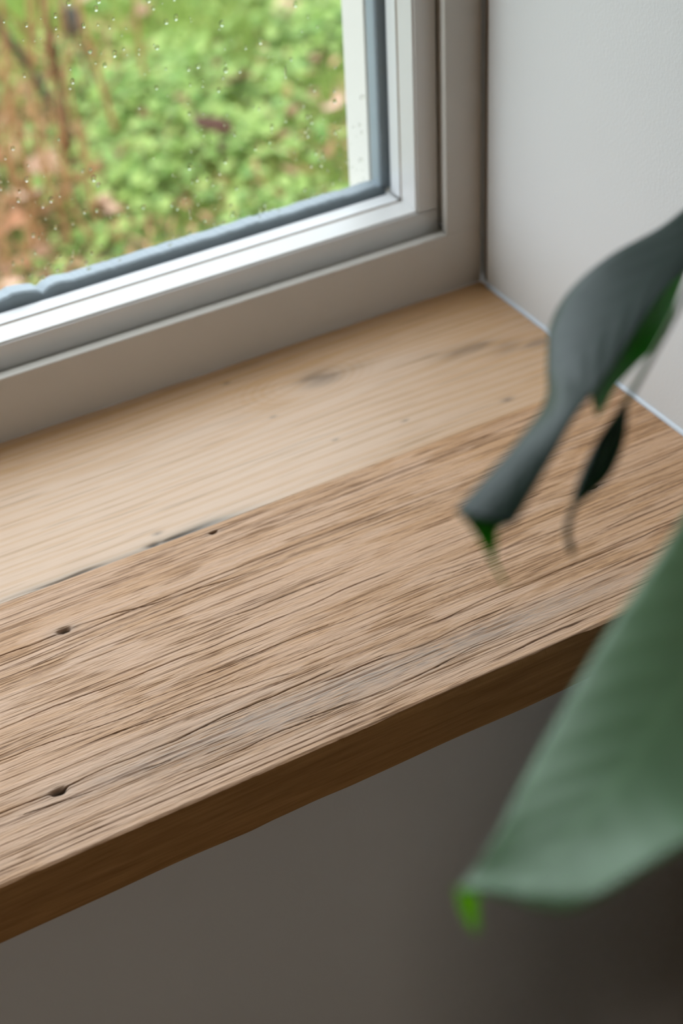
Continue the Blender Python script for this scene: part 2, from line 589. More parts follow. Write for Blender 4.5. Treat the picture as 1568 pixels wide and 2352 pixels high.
# raindrops on the outer face of the pane
def make_drops():
    bm = bmesh.new()
    rnd = random.Random(11)
    y = 0.0610

    def drop(x, z, r, sx=1.0, sz=1.0, h=0.55):
        rings = []
        n = 8
        top = bm.verts.new((x, y + r * h, z - r * 0.1))
        for lev in (0.35, 0.7, 1.0):
            hh = 1 - lev * lev
            wv = [1 + rnd.uniform(-.22, .22) for _ in range(n)] if not rings else wv
            rings.append([bm.verts.new((x + sx * wv[int(round(a / 6.2832 * n)) % n] * r * lev * math.cos(a), y + r * h * hh,
                                        z + sz * r * lev * math.sin(a) * (1.15 if math.sin(a) < 0 else 1)))
                          for a in [2 * math.pi * k / n for k in range(n)]])
        for k in range(n):
            bm.faces.new((top, rings[0][k], rings[0][(k + 1) % n]))
            for q in range(2):
                bm.faces.new((rings[q][k], rings[q + 1][k], rings[q + 1][(k + 1) % n], rings[q][(k + 1) % n]))
        bm.faces.new(rings[2])

    used = []

    def free(x, z, r):
        for (a, b, c) in used:
            if (a - x) ** 2 + (b - z) ** 2 < (c + r) ** 2 * 1.3:
                return False
        used.append((x, z, r))
        return True

    for (px, pz, r, sz) in ((-.1, 0, 0, 0),):
        pass
    # (pixel x, pixel y, radius mm, stretch): the drops that stand out
    for px, py, r, sz in ((655, 165, .0009, 5), (436, 490, .0009, 5), (390, 562, .0016, .8), (204, 617, .0018, .7), (275, 597, .0011, 1),
                          (768, 209, .0012, 1), (596, 498, .001, 1), (640, 484, .001, 1), (753, 392, .001, 1.2), (770, 155, .001, 1.3),
                          (225, 424, .0016, 1.2), (190, 392, .0013, 1), (208, 388, .0012, 1), (207, 118, .0015, 1), (320, 248, .0012, 1), (135, 320, .0011, 1)):
        v = r_ * ((px - 784) / FPX) + d_ * ((py - 1176) / FPX) + f_
        p = CP + v * ((y - CP.y) / v.y)
        if free(p.x, p.z - SZ, r):
            drop(p.x, p.z - SZ, r, 1.0 if sz < 2 else .7, sz, .6)
    n = 0
    while n < 760:
        x = rnd.uniform(-0.62, -0.058)
        z = SB + 0.012 + rnd.random() ** 1.5 * 0.30
        cl = noise.noise(Vector((x * 14, z * 14, 2))) + 0.35
        if rnd.random() > cl * 1.6:
            continue
        r = 0.0006 + 0.0013 * rnd.random() ** 2
        if free(x, z, r):
            drop(x, z, r, rnd.uniform(.8, 1.15), rnd.uniform(.8, 1.3), rnd.uniform(.04, .10))
            n += 1
    bmesh.ops.recalc_face_normals(bm, faces=bm.faces)
    me = bpy.data.meshes.new('raindrops')
    bm.to_mesh(me); bm.free()
    for p in me.polygons:
        p.use_smooth = len(p.vertices) < 8
    return tag(link('raindrops', me, M['water'], pane), kind='stuff')


make_drops()

# ------------------------------------------------------------------ oak sill
D, T = 0.3738, 0.040
XF0 = -0.64                              # fine part of the mesh starts here


def fft_noise(nx, ny, sx, sy, seed):
    """white noise blurred by sx, sy cells, normalised to zero mean, unit deviation"""
    rng = np.random.default_rng(seed)
    w = rng.standard_normal((nx, ny))
    fx = np.fft.fftfreq(nx)[:, None]
    fy = np.fft.rfftfreq(ny)[None, :]
    g = np.exp(-2 * (math.pi ** 2) * ((fx * sx) ** 2 + (fy * sy) ** 2))
    w = np.fft.irfft2(np.fft.rfft2(w) * g, s=(nx, ny))
    return (w - w.mean()) / w.std()


def sstep(a, b, x):
    t_ = np.clip((x - a) / (b - a), 0, 1)
    return t_ * t_ * (3 - 2 * t_)


def plank_grid(dx, dy, y0, y1):
    nx = int(round(-XF0 / dx)) + 1
    ny = int(round((y1 - y0) / dy)) + 1
    return np.linspace(XF0, 0, nx), np.linspace(y0, y1, ny)


def plank_mesh(name, xs, ys, z, attrs, mat, parent, front=None, chip=None):
    """board: relief top on a grid, straight sides and underside; coarse continuation to the left"""
    extra = np.arange(WX0, XF0 - 0.01, 0.02)
    ncol = len(extra)
    src = (np.arange(ncol) * 13) % (len(xs) - 20) + 5
    X = np.concatenate([extra, xs])
    Z = np.concatenate([z[src] * 0 - 0.0002, z])
    A = {k: np.concatenate([v[src], v]) for k, v in attrs.items()}
    nx, ny = Z.shape
    XX, YY = np.meshgrid(X, ys, indexing='ij')
    if chip is not None:                 # uneven front arris
        c = np.concatenate([chip[src], chip])
        YY = YY.copy()
        YY[:, 0] += c
        YY[:, 1] += c * 0.5
    top = np.stack([XX, YY, Z], -1).reshape(-1, 3)
    # ring of rows down the front and the back, then the underside
    nz = 7
    rowsF = []
    cF = YY[:, 0]
    for i in range(1, nz + 1):
        zz = -T * i / nz
        yy = cF * 0 + ys[0] + 0.0004 * np.sin(X * 40 + i) * (front is not None)
        zr = Z[:, 0] * (1 - i / nz) + zz
        if i == nz and front is not None:
            zr = zr + front_under(X)
        rowsF.append(np.stack([X, yy, zr], -1))
    rowB = np.stack([X, np.full_like(X, ys[-1]), np.full_like(X, -T)], -1)
    verts = np.concatenate([top] + rowsF + [rowB])
    idx = np.arange(nx * ny).reshape(nx, ny)
    faces = np.stack([idx[:-1, :-1], idx[1:, :-1], idx[1:, 1:], idx[:-1, 1:]], -1).reshape(-1, 4)
    base = nx * ny
    def row(k): return base + k * nx + np.arange(nx)
    prev = idx[:, 0]
    F = []
    for k in range(nz):
        cur = row(k)
        F.append(np.stack([prev[:-1], cur[:-1], cur[1:], prev[1:]], -1))
        prev = cur
    b = row(nz)
    F.append(np.stack([prev[:-1], b[:-1], b[1:], prev[1:]], -1))
    F.append(np.stack([b[:-1], idx[:-1, -1], idx[1:, -1], b[1:]], -1))
    side = np.concatenate(F)
    ends = []
    for e, flip in ((0, False), (nx - 1, True)):
        loop = list(idx[e, :]) + [base + nz * nx + e] + [base + k * nx + e for k in range(nz - 1, -1, -1)]
        ends.append(loop if flip else loop[::-1])
    faces = np.concatenate([faces, side])
    me = bpy.data.meshes.new(name)
    nl = faces.size + sum(len(l) for l in ends)
    me.vertices.add(len(verts))
    me.vertices.foreach_set('co', verts.astype(np.float32).ravel())
    me.loops.add(nl)
    me.loops.foreach_set('vertex_index', np.concatenate([faces.ravel()] + [np.array(l) for l in ends]).astype(np.int32))
    npoly = len(faces) + len(ends)
    me.polygons.add(npoly)
    starts = np.concatenate([np.arange(len(faces)) * 4, [faces.size, faces.size + len(ends[0])]]).astype(np.int32)
    me.polygons.foreach_set('loop_start', starts)
    ntop = (nx - 1) * (ny - 1)
    mi = np.zeros(npoly, np.int32)
    mi[ntop:] = 1
    me.update(calc_edges=True)
    me.materials.append(mat)
    me.materials.append(M['oak_edge'])
    me.polygons.foreach_set('material_index', mi)
    sm = np.zeros(npoly, bool)
    sm[:ntop] = True
    me.polygons.foreach_set('use_smooth', sm)
    for k, v in A.items():
        at_ = me.attributes.new(k, 'FLOAT', 'POINT')
        full = np.zeros(len(verts), np.float32)
        full[:nx * ny] = v.ravel()
        at_.data.foreach_set('value', full)
    me.update()
    return link(name, me, None, parent)


def front_under(X):
    # splintered lower arris
    return 0.0003 * np.sin(X * 23) + 0.00025 * np.sin(X * 71 + 1) + 0.0022 * sstep(-0.40, -0.38, X) * (1 - sstep(-0.36, -0.33, X)) * 0.5


def line_dist(XX, YY, pts):
    """distance in Y to a polyline y(x), and 0..1 along-it mask"""
    px = np.array([p[0] for p in pts])
    py = np.array([p[1] for p in pts])
    yy = np.interp(XX, px, py)
    return YY - yy


sill = empty('window_sill', (0, 0, SZ),
             label='thick oak window sill board with brushed grain and dark cracks below the window', cat='window sill')
YJ = -0.1630                             # joint between the smooth and the rough plank

# --- front plank, brushed, with rings, pores and cracks
dx, dy = 0.0011, 0.00034
xs, ys = plank_grid(dx, dy, -D, YJ)
nx, ny = len(xs), len(ys)
XX, YY = np.meshgrid(xs, ys, indexing='ij')
w1 = fft_noise(nx, ny, 70, 40, 1)
w2 = fft_noise(nx, ny, 16, 20, 2)
w3 = fft_noise(nx, ny, 110, 12, 3)
# flatter figure at the front and at the joint, wilder in the middle
mid = np.exp(-((YY + 0.275) / 0.05) ** 2) * (1 - 0.5 * sstep(-0.25, -0.1, XX))
warp = w1 * (0.0010 + 0.0030 * mid) + w2 * (0.0002 + 0.0011 * mid) + w3 * 0.0006
vv = (YY + warp - ys[0]) / dy + 200      # in cells across the grain
def lines(seed, s_cells, lo, hi):
    g1 = fft_noise(1, 2048, 0, s_cells, seed)[0]
    return sstep(lo, hi, np.interp(vv, np.arange(2048), g1))
weather0 = np.exp(-((YY + 0.338) / 0.03) ** 2)
ring = sstep(-0.8, 1.6, np.interp(vv, np.arange(2048), fft_noise(1, 2048, 0, 2.6, 41)[0]))
patch = sstep(-0.35, 0.75, fft_noise(nx, ny, 17, 13, 8) + 0.5 * fft_noise(nx, ny, 7, 5, 18) + 0.25 * w3)
p1 = fft_noise(nx, ny, 9, 0.50, 4)       # long narrow pores
p2 = fft_noise(nx, ny, 26, 0.6, 5)
p3 = fft_noise(nx, ny, 2.2, 0.6, 6)
brk = sstep(-0.7, 0.7, fft_noise(nx, ny, 26, 2.0, 19))
l1 = lines(42, 0.75, 0.8, 2.1) * brk
l2 = lines(43, 0.6, 1.5, 2.4)
edge_fade = 0.35 + 0.65 * sstep(-0.1640, -0.1690 , YY + 0.0015 * w1)
pores = sstep(0.5, 2.1, p1) * (0.25 + 0.6 * patch)
fleck = sstep(0.9, 2.0, p3 + 0.3 * p1) * patch * 0.3
streak = sstep(1.1, 2.3, p2 + 0.5 * (ring - 0.4))
groove = np.clip((0.8 * pores + 0.7 * streak + 0.75 * l1 + 0.6 * l2 + fleck) * edge_fade, 0, 1)
ring = np.clip(0.55 * ring + 0.35 * patch + 0.4 * sstep(-0.30, 0.0, XX) - 0.2 * weather0, 0, 1)
weather = np.exp(-((YY + 0.338 + 0.01 * w1) / 0.018) ** 2) * sstep(-0.55, -0.38, XX) * (1 - 0.75 * sstep(-0.20, -0.10, XX)) * 0.72
weather += 0.25 * np.exp(-((YY + 0.245) / 0.012) ** 2) * sstep(-0.5, -0.4, XX) * (1 - sstep(-.35, -.2, XX)) * 0
weather = np.clip(weather * (0.75 + 0.25 * p3), 0, 0.8)
crack = np.zeros_like(XX)
depth = np.zeros_like(XX)
wob = fft_noise(nx, 1, 14, 0, 9)[:, :1]
wob2 = fft_noise(nx, 1, 4, 0, 10)[:, :1]
CRACKS = [  # x0, x1, points, half width mm, strength
    (-0.60, -0.300, [(-0.6, -0.2085), (-0.457, -0.2076), (-0.432, -0.2068), (-0.40, -0.209), (-0.363, -0.2141), (-0.3055, -0.2188)], 0.30, 1.0),
    (-0.60, -0.22, [(-0.6, -0.263), (-0.48, -0.2653), (-0.434, -0.2666), (-0.3614, -0.2670), (-0.2, -0.263)], 0.24, 0.95),
    (-0.60, -0.30, [(-0.6, -0.325), (-0.4858, -0.3278), (-0.4596, -0.3252), (-0.4081, -0.3253), (-0.3, -0.3236)], 0.28, 1.0),
    (-0.60, -0.40, [(-0.6, -0.285), (-0.4896, -0.2894), (-0.435, -0.2955), (-0.40, -0.297)], 0.18, 0.7),
    (-0.46, -0.31, [(-0.46, -0.302), (-0.4331, -0.3037), (-0.3704, -0.3093), (-0.31, -0.3165)], 0.20, 0.8),
    (-0.39, -0.27, [(-0.39, -0.2855), (-0.3709, -0.286), (-0.3007, -0.2879), (-0.27, -0.288)], 0.18, 0.8),
    (-0.35, -0.25, [(-0.35, -0.248), (-0.3242, -0.2487), (-0.2797, -0.2505), (-0.25, -0.251)], 0.22, 0.9),
    (-0.52, -0.41, [(-0.52, -0.333), (-0.5073, -0.334), (-0.4605, -0.3372), (-0.4224, -0.3389)], 0.18, 0.7),
    (-0.43, -0.31, [(-0.43, -0.3516), (-0.4038, -0.3518), (-0.3369, -0.3524), (-0.31, -0.3525)], 0.22, 0.85),
    (-0.33, -0.18, [(-0.33, -0.3285), (-0.2975, -0.3295), (-0.263, -0.3325), (-0.2, -0.3305), (-0.17, -0.329)], 0.34, 1.0),
    (-0.25, -0.02, [(-0.25, -0.3195), (-0.1943, -0.3179), (-0.1277, -0.3205), (-0.02, -0.320)], 0.24, 0.9),
    (-0.245, -0.15, [(-0.25, -0.3665), (-0.2111, -0.3654), (-0.15, -0.3634)], 0.34, 1.0),
    (-0.36, -0.20, [(-0.36, -0.350), (-0.30, -0.354), (-0.20, -0.351)], 0.24, 0.9),
    (-0.22, 0.0, [(-0.22, -0.285), (-0.1, -0.288), (0, -0.284)], 0.18, 0.6),
    (-0.30, -0.05, [(-0.30, -0.300), (-0.15, -0.303), (-0.05, -0.300)], 0.16, 0.55),
    (-0.15, 0.0, [(-0.15, -0.258), (-0.08, -0.2617), (0, -0.262)], 0.22, 0.7),
    (-0.60, -0.42, [(-0.6, -0.186), (-0.5, -0.187), (-0.42, -0.189)], 0.16, 0.6),
]
for i, (a, b, pts, hw, st) in enumerate(CRACKS):
    dd = line_dist(XX, YY, pts) - 0.0006 * np.roll(wob, i * 71, 0) - 0.00018 * np.roll(wob2, i * 37, 0)
    taper = sstep(a, a + 0.02, XX) * (1 - sstep(b - 0.03, b, XX)) if a > -0.6 else (1 - sstep(b - 0.03, b, XX))
    br = 0.45 + 0.55 * sstep(-0.9, 0.3, np.roll(wob, i * 53 + 20, 0))
    g_ = np.exp(-(dd / (hw * 1e-3 * (0.55 + 0.45 * taper))) ** 2) * taper * st * br
    crack = np.maximum(crack, g_)
# knot holes
hole = np.zeros_like(XX)
for (hx, hy, ax, ay) in ((-0.4323, -0.2068, 0.0040, 0.0019), (-0.4858, -0.3278, 0.0042, 0.0021), (-0.3143, -0.1699, 0.0024, 0.0011), (-0.0856, -0.2617, 0.003, 0.0012)):
    q = ((XX - hx) / ax) ** 2 + ((YY - hy) / ay) ** 2 * (1 + 0.2 * p3)
    hole = np.maximum(hole, np.exp(-(np.maximum(q, 0)) ** 1.6))
    weather = np.maximum(weather, 0.55 * np.exp(-(((XX - hx) / (ax * 2.6)) ** 2 + ((YY - hy) / (ay * 2.4)) ** 2)))
crack = np.clip(np.maximum(crack, hole), 0, 1)
depth = -0.00042 * groove - 0.00012 * ring - 0.0016 * crack - 0.003 * hole + 0.00006 * p3
# worn arris at the front and a fine shadow line at the joint
depth -= 0.0011 * np.exp(-((YY + D) / 0.0011) ** 2)
jx = sstep(-0.29, -0.36, XX)             # open, grey part of the joint at the left
chip = 0.0008 * np.maximum(0, fft_noise(nx, 1, 12, 0, 21)[:, 0]) + 0.0002 * np.maximum(0, fft_noise(nx, 1, 1.6, 0, 22)[:, 0])
front_plank = plank_mesh('plank', xs, ys, depth, dict(groove=groove, patch=patch * sstep(-.1, .8, w2 * .4 + .3 * p1 + .3), ring=ring * 0.8, crack=crack, weather=weather, knot=hole * 0),
                         M['oak_rough'], sill, front=True, chip=chip)
front_plank['label'] = 'rough brushed front plank with cracks'

# --- back plank, smooth
dx, dy = 0.0022, 0.0006
xs, ys = plank_grid(dx, dy, YJ + 0.00002, 0.0)
nx, ny = len(xs), len(ys)
XX, YY = np.meshgrid(xs, ys, indexing='ij')
w1 = fft_noise(nx, ny, 45, 30, 31)
w2 = fft_noise(nx, ny, 60, 5, 32)
def knot_push(hx, hy, ax, ay, amt):
    q = np.sqrt(((XX - hx) / ax) ** 2 + ((YY - hy) / ay) ** 2)
    return amt * np.exp(-q) * np.sign(YY - hy)
v = YY * 120 + w1 * 0.35 + w2 * 0.2 + knot_push(-0.175, -0.049, 0.035, 0.012, 1.6) + knot_push(-0.06, -0.077, 0.03, 0.008, 1.0)
ring = sstep(0.4, 0.95, 0.5 + 0.5 * np.sin(2 * math.pi * v)) * 0.45
ring = np.clip(ring + 0.45 * sstep(-0.14, 0.0, XX) + 0.65 * sstep(-0.07, -0.0, YY), 0, 1)  # besides the rings, orange tone deepens towards the right end and the frame
p1 = fft_noise(nx, ny, 7, 0.6, 34)
groove = np.clip(sstep(0.6, 2.4, p1) * 0.45, 0, 1)
knot = np.zeros_like(XX)
nz_ = fft_noise(nx, ny, 3, 3, 35)
for (hx, hy, ax, ay, st) in ((-0.168, -0.0495, 0.016, 0.0095, 0.75), (-0.152, -0.052, 0.024, 0.007, .25), (-0.062, -0.077, 0.022, 0.0065, 0.5), (-0.0165, -0.098, 0.012, 0.006, 0.5),
                             (-0.036, -0.090, 0.013, 0.0062, 0.55), (-0.088, -0.070, 0.012, 0.003, 0.2)):
    q = ((XX - hx) / ax) ** 2 + ((YY - hy) / ay) ** 2 + 0.25 * nz_
    knot = np.maximum(knot, st * np.exp(-np.maximum(q, 0)))
spots = np.zeros_like(XX)
for (hx, hy, r) in ((-0.2291, -0.0196, .0016), (-0.2212, -0.0757, .0014), (-0.1474, -0.1302, .0015), (-0.1988, -0.1237, .0013), (-0.0746, -0.1475, .0028), (-0.345, -0.1516, .002)):
    spots = np.maximum(spots, 0.6 * np.exp(-(((XX - hx) / (r * 1.7)) ** 2 + ((YY - hy) / r) ** 2)))
knot = np.clip(knot + spots, 0, 0.9)
# rings round the big knot
qq = np.sqrt(((XX + 0.183) / 0.036) ** 2 + ((YY + 0.0495) / 0.019) ** 2)
ring = np.clip(ring + 0.35 * np.exp(-((qq - 1) / 0.5) ** 2) * sstep(.3, .9, 0.5 + 0.5 * np.sin(qq * 30)), 0, 1)
# grey, split edge at the joint towards the left
wj = fft_noise(nx, 1, 4, 0, 36)[:, :1]
wj2 = fft_noise(nx, 1, 10, 0, 37)[:, :1]
ext = (1 - sstep(-0.34, -0.285, XX))
dj = YY - (YJ + 0.0012 + 0.0004 * wj)
crack = np.exp(-(dj / (0.0010 + 0.0007 * np.maximum(wj2, 0))) ** 2) * ext * (0.25 + 0.75 * sstep(-0.3, 0.9, wj2)) * 0.9
crack = np.maximum(crack, 0.95 * np.exp(-(((XX + 0.352) / 0.006) ** 2 + ((YY - YJ - .002) / 0.002) ** 2)))
weather = 0.8 * np.exp(-(np.maximum(dj, 0) / 0.0050) ** 2) * (1 - sstep(-0.33, -0.24, XX)) * (0.7 + .3 * wj2)
weather = np.clip(weather, 0, 0.85)
depth = -0.00010 * ring - 0.00014 * groove - 0.0013 * crack - 0.0005 * spots
back_plank = plank_mesh('plank', xs, ys, depth, dict(groove=groove, patch=groove * 0, ring=ring, crack=crack, weather=weather, knot=knot),
                        M['oak_smooth'], sill)
back_plank['label'] = 'smooth pale back plank with knots'

# caulk bead between the sill and the right wall, and under the frame
def bead(name, pts, r, mat):
    o = tube(name, pts, r, mat, None, 8)
    return o


tag(tube('trim_1', [(0.0005, -D + 0.01 + i * (D - 0.02) / 30, SZ + 0.0008 + 0.0003 * noise.noise(Vector((i, 0, 0)))) for i in range(31)],
         0.0026, M['caulk'], None, 8), kind='structure')

tag(boxes('trim_2', [(0.004, 0.007, -0.009, -0.0002, SZ, 2.14)], M['gap']), kind='structure')

# ------------------------------------------------------------------ houseplant
plant = empty('houseplant', (-0.17, -0.72, 0.0),
              label='tall houseplant with drooping dark green leaves in front of the oak sill', cat='plant')
PL = Vector((-0.17, -0.72, 0.0))


def rel(v):
    return v - PL


def leaf(name, rows, ncol=14, nsub=8, thick=0.0005, curl=0.0, mat=None, fold=0.0):
    """rows of (left, right) or (left, mid, right) pixel+depth triples -> smooth blade"""
    R3 = []
    for row in rows:
        pts = [p if isinstance(p, Vector) else at(*p) for p in row]
        if len(pts) == 2:
            pts = [pts[0], (pts[0] + pts[1]) / 2, pts[1]]
        R3.append(pts)
    cols = [catmull([r[k] for r in R3], nsub) for k in range(3)]
    n = len(cols[0])
    bm = bmesh.new()
    uvl = bm.loops.layers.uv.new('UVMap')
    grid = []
    for i in range(n):
        a, b, c = cols[0][i], cols[1][i], cols[2][i]
        line = []
        for j in range(ncol + 1):
            t_ = j / ncol
            # quadratic through the three points
            p = a * (2 * (t_ - .5) * (t_ - 1)) + b * (-4 * t_ * (t_ - 1)) + c * (2 * t_ * (t_ - .5))
            line.append(bm.verts.new(rel(p)))
        grid.append(line)
    for i in range(n - 1):
        for j in range(ncol):
            f = bm.faces.new((grid[i][j], grid[i][j + 1], grid[i + 1][j + 1], grid[i + 1][j]))
            for lp, (u, w) in zip(f.loops, ((j, i), (j + 1, i), (j + 1, i + 1), (j, i + 1))):
                lp[uvl].uv = (u / ncol, w / n)
            f.smooth = True
    me = bpy.data.meshes.new(name)
    bm.to_mesh(me); bm.free()
    o = link(name, me, mat or M['leaf'], plant)
    md = o.modifiers.new('thickness', 'SOLIDIFY')
    md.thickness = thick
    md.offset = 0
    return o


# upper folded leaf: the lit half lies nearly level, the tip hangs
leaf('leaf', [
    ((1700, 395, .70), (1703, 402, .70), (1706, 410, .70)),
    ((1620, 440, .69), (1650, 470, .685), (1672, 500, .68)),
    ((1520, 520, .675), (1575, 560, .66), (1610, 590, .655)),
    ((1400, 588, .665), (1480, 650, .64), (1530, 660, .635)),
    ((1310, 665, .655), (1405, 740, .62), (1470, 745, .615)),
    ((1264, 745, .640), (1345, 810, .605), (1418, 825, .595)),
    ((1256, 835, .615), (1310, 870, .59), (1372, 890, .575)),
    ((1253, 920, .590), (1280, 935, .57), (1322, 955, .56)),
    ((1190, 1010, .565), (1225, 1030, .553), (1270, 1050, .548)),
    ((1115, 1095, .548), (1165, 1112, .538), (1222, 1135, .535)),
    ((1046, 1172, .535), (1105, 1192, .527), (1180, 1206, .526)),
], nsub=8)
leaf('leaf_tip', [
    ((1050, 1172, .5355), (1105, 1193, .528), (1172, 1204, .5265)),
    ((1080, 1208, .534), (1112, 1215, .531), (1146, 1216, .530)),
    ((1106, 1248, .535), (1124, 1250, .534), (1140, 1250, .533)),
    ((1124, 1282, .537), (1130, 1284, .537), (1137, 1284, .537)),
    ((1141, 1312, .540), (1145, 1314, .540), (1150, 1315, .540)),
    ((1160, 1345, .544), (1162, 1345, .544), (1164, 1345, .544)),
], nsub=6, ncol=8, mat=M['leaf_backlit'])
# its other half hangs down behind the midrib
leaf('leaf_half', [
    ((1575, 555, .664), (1580, 570, .665), (1590, 580, .668)),
    ((1520, 640, .645), (1535, 665, .650), (1546, 700, .655)),
    ((1462, 730, .625), (1500, 755, .632), (1530, 770, .640)),
    ((1418, 800, .608), (1445, 825, .618), (1462, 835, .625)),
    ((1378, 868, .592), (1398, 885, .603), (1412, 890, .61)),
    ((1360, 905, .585), (1375, 925, .593), (1390, 930, .60)),
    ((1370, 952, .586), (1372, 955, .588), (1376, 955, .59)),
], nsub=6, ncol=8, mat=M['leaf_backlit'])

# big leaf at the lower right
big = [
    ((1640, 1060, .520), (1720, 1130, .525), (1800, 1200, .535)),
    ((1560, 1200, .508), (1700, 1290, .505), (1850, 1400, .515)),
    ((1490, 1310, .500), (1650, 1420, .491), (1850, 1560, .494)),
    ((1410, 1430, .492), (1580, 1550, .478), (1850, 1700, .473)),
    ((1340, 1545, .484), (1500, 1670, .467), (1780, 1790, .458)),
    ((1270, 1670, .476), (1430, 1780, .458), (1720, 1860, .445)),
    ((1205, 1790, .468), (1350, 1870, .452), (1630, 1912, .436)),
    ((1150, 1900, .461), (1280, 1955, .449), (1500, 1982, .430)),
    ((1100, 1985, .456), (1205, 2020, .448), (1390, 2050, .431)),
    ((1066, 2030, .453), (1135, 2042, .447), (1290, 2092, .438)),
    ((1052, 2040, .453), (1080, 2048, .450), (1120, 2050, .447)),
]
leaf('leaf', big, nsub=8, ncol=20, mat=M['leaf_pale'])
leaf('leaf_tip', [
    ((1048, 2036, .456), (1075, 2044, .453), (1108, 2042, .451)),
    ((1052, 2062, .457), (1074, 2066, .455), (1098, 2068, .454)),
    ((1060, 2090, .459), (1078, 2094, .458), (1098, 2098, .457)),
    ((1074, 2116, .462), (1085, 2120, .461), (1098, 2124, .460)),
    ((1090, 2138, .465), (1094, 2140, .465), (1099, 2140, .464)),
], nsub=6, ncol=8, mat=M['leaf_tip_glow'])

# thin curled young leaf hanging behind
leaf('narrow_leaf', [
    ((1430, 925, .580), (1436, 928, .580), (1442, 932, .580)),
    ((1397, 972, .578), (1418, 980, .576), (1437, 990, .577)),
    ((1367, 1018, .575), (1395, 1030, .573), (1424, 1042, .575)),
    ((1345, 1062, .572), (1370, 1078, .569), (1400, 1092, .572)),
    ((1326, 1108, .569), (1344, 1120, .567), (1364, 1130, .569)),
    ((1314, 1150, .566), (1322, 1153, .565), (1332, 1156, .566)),
], nsub=6, ncol=8)
tube('tendril', [rel(p) for p in catmull([at(1640, 560, .60), at(1590, 640, .597), (at(1545, 730, .592)), at(1490, 830, .588), at(1436, 927, .580)], 6)],
     0.0011, M['stem'], plant, 8)
tube('tendril', [rel(p) for p in catmull([at(1325, 1150, .565), at(1308, 1190, .563), at(1304, 1230, .561), at(1316, 1275, .560)], 6)],
     0.0012, M['tendril'], plant, 8)
# petioles and stem, outside the picture
stem_top = Vector((-0.17, -0.72, 1.42))
tube('stem', [rel(p) for p in catmull([Vector((-0.17, -0.72, 0.28)), Vector((-0.165, -0.715, 0.7)), Vector((-0.175, -0.70, 1.1)), stem_top], 6)],
     0.008, M['stem'], plant, 10)
for a, bpt, c in ((stem_top, Vector((-0.22, -0.62, 1.50)), at(1702, 400, .70)),
                  (Vector((-0.175, -0.71, 1.25)), Vector((-0.25, -0.68, 1.36)), at(1722, 1130, .50)),
                  (Vector((-0.175, -0.705, 1.38)), Vector((-0.22, -0.60, 1.44)), at(1640, 560, .60))):
    tube('petiole', [rel(p) for p in catmull([a, bpt, c], 8)], 0.0026, M['stem'], plant, 8)


def outside(p, mar=60):
    q = p - CP
    z = q.dot(f_)
    return z < 0.05 or 784 + FPX * q.dot(r_) / z > 1568 + mar


rl = random.Random(3)
made = 0
for k in range(220):  # unseen extra leaves, added to keep light off the wall under the sill
    zb = rl.uniform(0.42, 1.25)
    a = rl.uniform(0, 6.28)
    b0 = Vector((-0.168, -0.712, zb))
    dr = Vector((math.cos(a), math.sin(a), 0))
    tip_r = rl.uniform(.09, .15)
    b1 = b0 + dr * .05 + Vector((0, 0, .09))
    L = rl.uniform(.17, .24)
    wd = L * .25
    side = Vector((-dr.y, dr.x, 0))
    mids = [b1, b1 + dr * tip_r * .45 + Vector((0, 0, -.03)), b1 + dr * tip_r * .8 + Vector((0, 0, -.09)), b1 + dr * tip_r + Vector((0, 0, -L * .9))]
    ws = [.1, .9, 1.0, .03]
    if not all(outside(p + side * wd * q) and (p + side * wd * q).x < -.02 for p in mids for q in (-1, 1)) or not outside(b0):
        continue
    rows = [(p - side * wd * w_ + Vector((0, 0, .012 * w_)), p, p + side * wd * w_ + Vector((0, 0, .012 * w_))) for p, w_ in zip(mids, ws)]
    leaf('leaf', rows, nsub=5, ncol=8)
    tube('petiole', [rel(p) for p in (b0, b0 + dr * .02 + Vector((0, 0, .05)), b1)], 0.0022, M['stem'], plant, 6)
    made += 1
    if made == 40:
        break


def lathe(name, prof, mat, parent, seg=40, loc=(0, 0, 0)):
    bm = bmesh.new()
    rings = [[bm.verts.new((r * math.cos(2 * math.pi * k / seg) + loc[0], r * math.sin(2 * math.pi * k / seg) + loc[1], z + loc[2]))
              for k in range(seg)] for r, z in prof]
    for i in range(len(prof) - 1):
        for k in range(seg):
            f = bm.faces.new((rings[i][k], rings[i][(k + 1) % seg], rings[i + 1][(k + 1) % seg], rings[i + 1][k]))
            f.smooth = True
    bm.faces.new(rings[0][::-1]); bm.faces.new(rings[-1])
    me = bpy.data.meshes.new(name)
    bm.to_mesh(me); bm.free()
    return link(name, me, mat, parent)


lathe('pot', [(0.085, 0.0), (0.092, 0.004), (0.118, 0.25), (0.122, 0.26), (0.122, 0.28), (0.112, 0.28), (0.110, 0.255)], M['pot'], plant)
lathe('soil', [(0.10, 0.252), (0.10, 0.262)], M['soil'], plant)

# ------------------------------------------------------------------ garden
GZ = SZ - 0.90
bm = bmesh.new()
n = 90
gx = [-9 + 20 * i / n for i in range(n + 1)]
gy = [YO + 14 * (i / n) ** 1.5 for i in range(n + 1)]
gv = [[bm.verts.new((x, y, GZ + (0.02 * noise.noise(Vector((x * 2.2, y * 2.2, 0))) if y > .3 else 0))) for y in gy] for x in gx]
for i in range(n):
    for j in range(n):
        bm.faces.new((gv[i][j], gv[i + 1][j], gv[i + 1][j + 1], gv[i][j + 1])).smooth = True
me = bpy.data.meshes.new('garden_ground')
bm.to_mesh(me); bm.free()
tag(link('garden_ground', me, M['ground']), kind='structure')


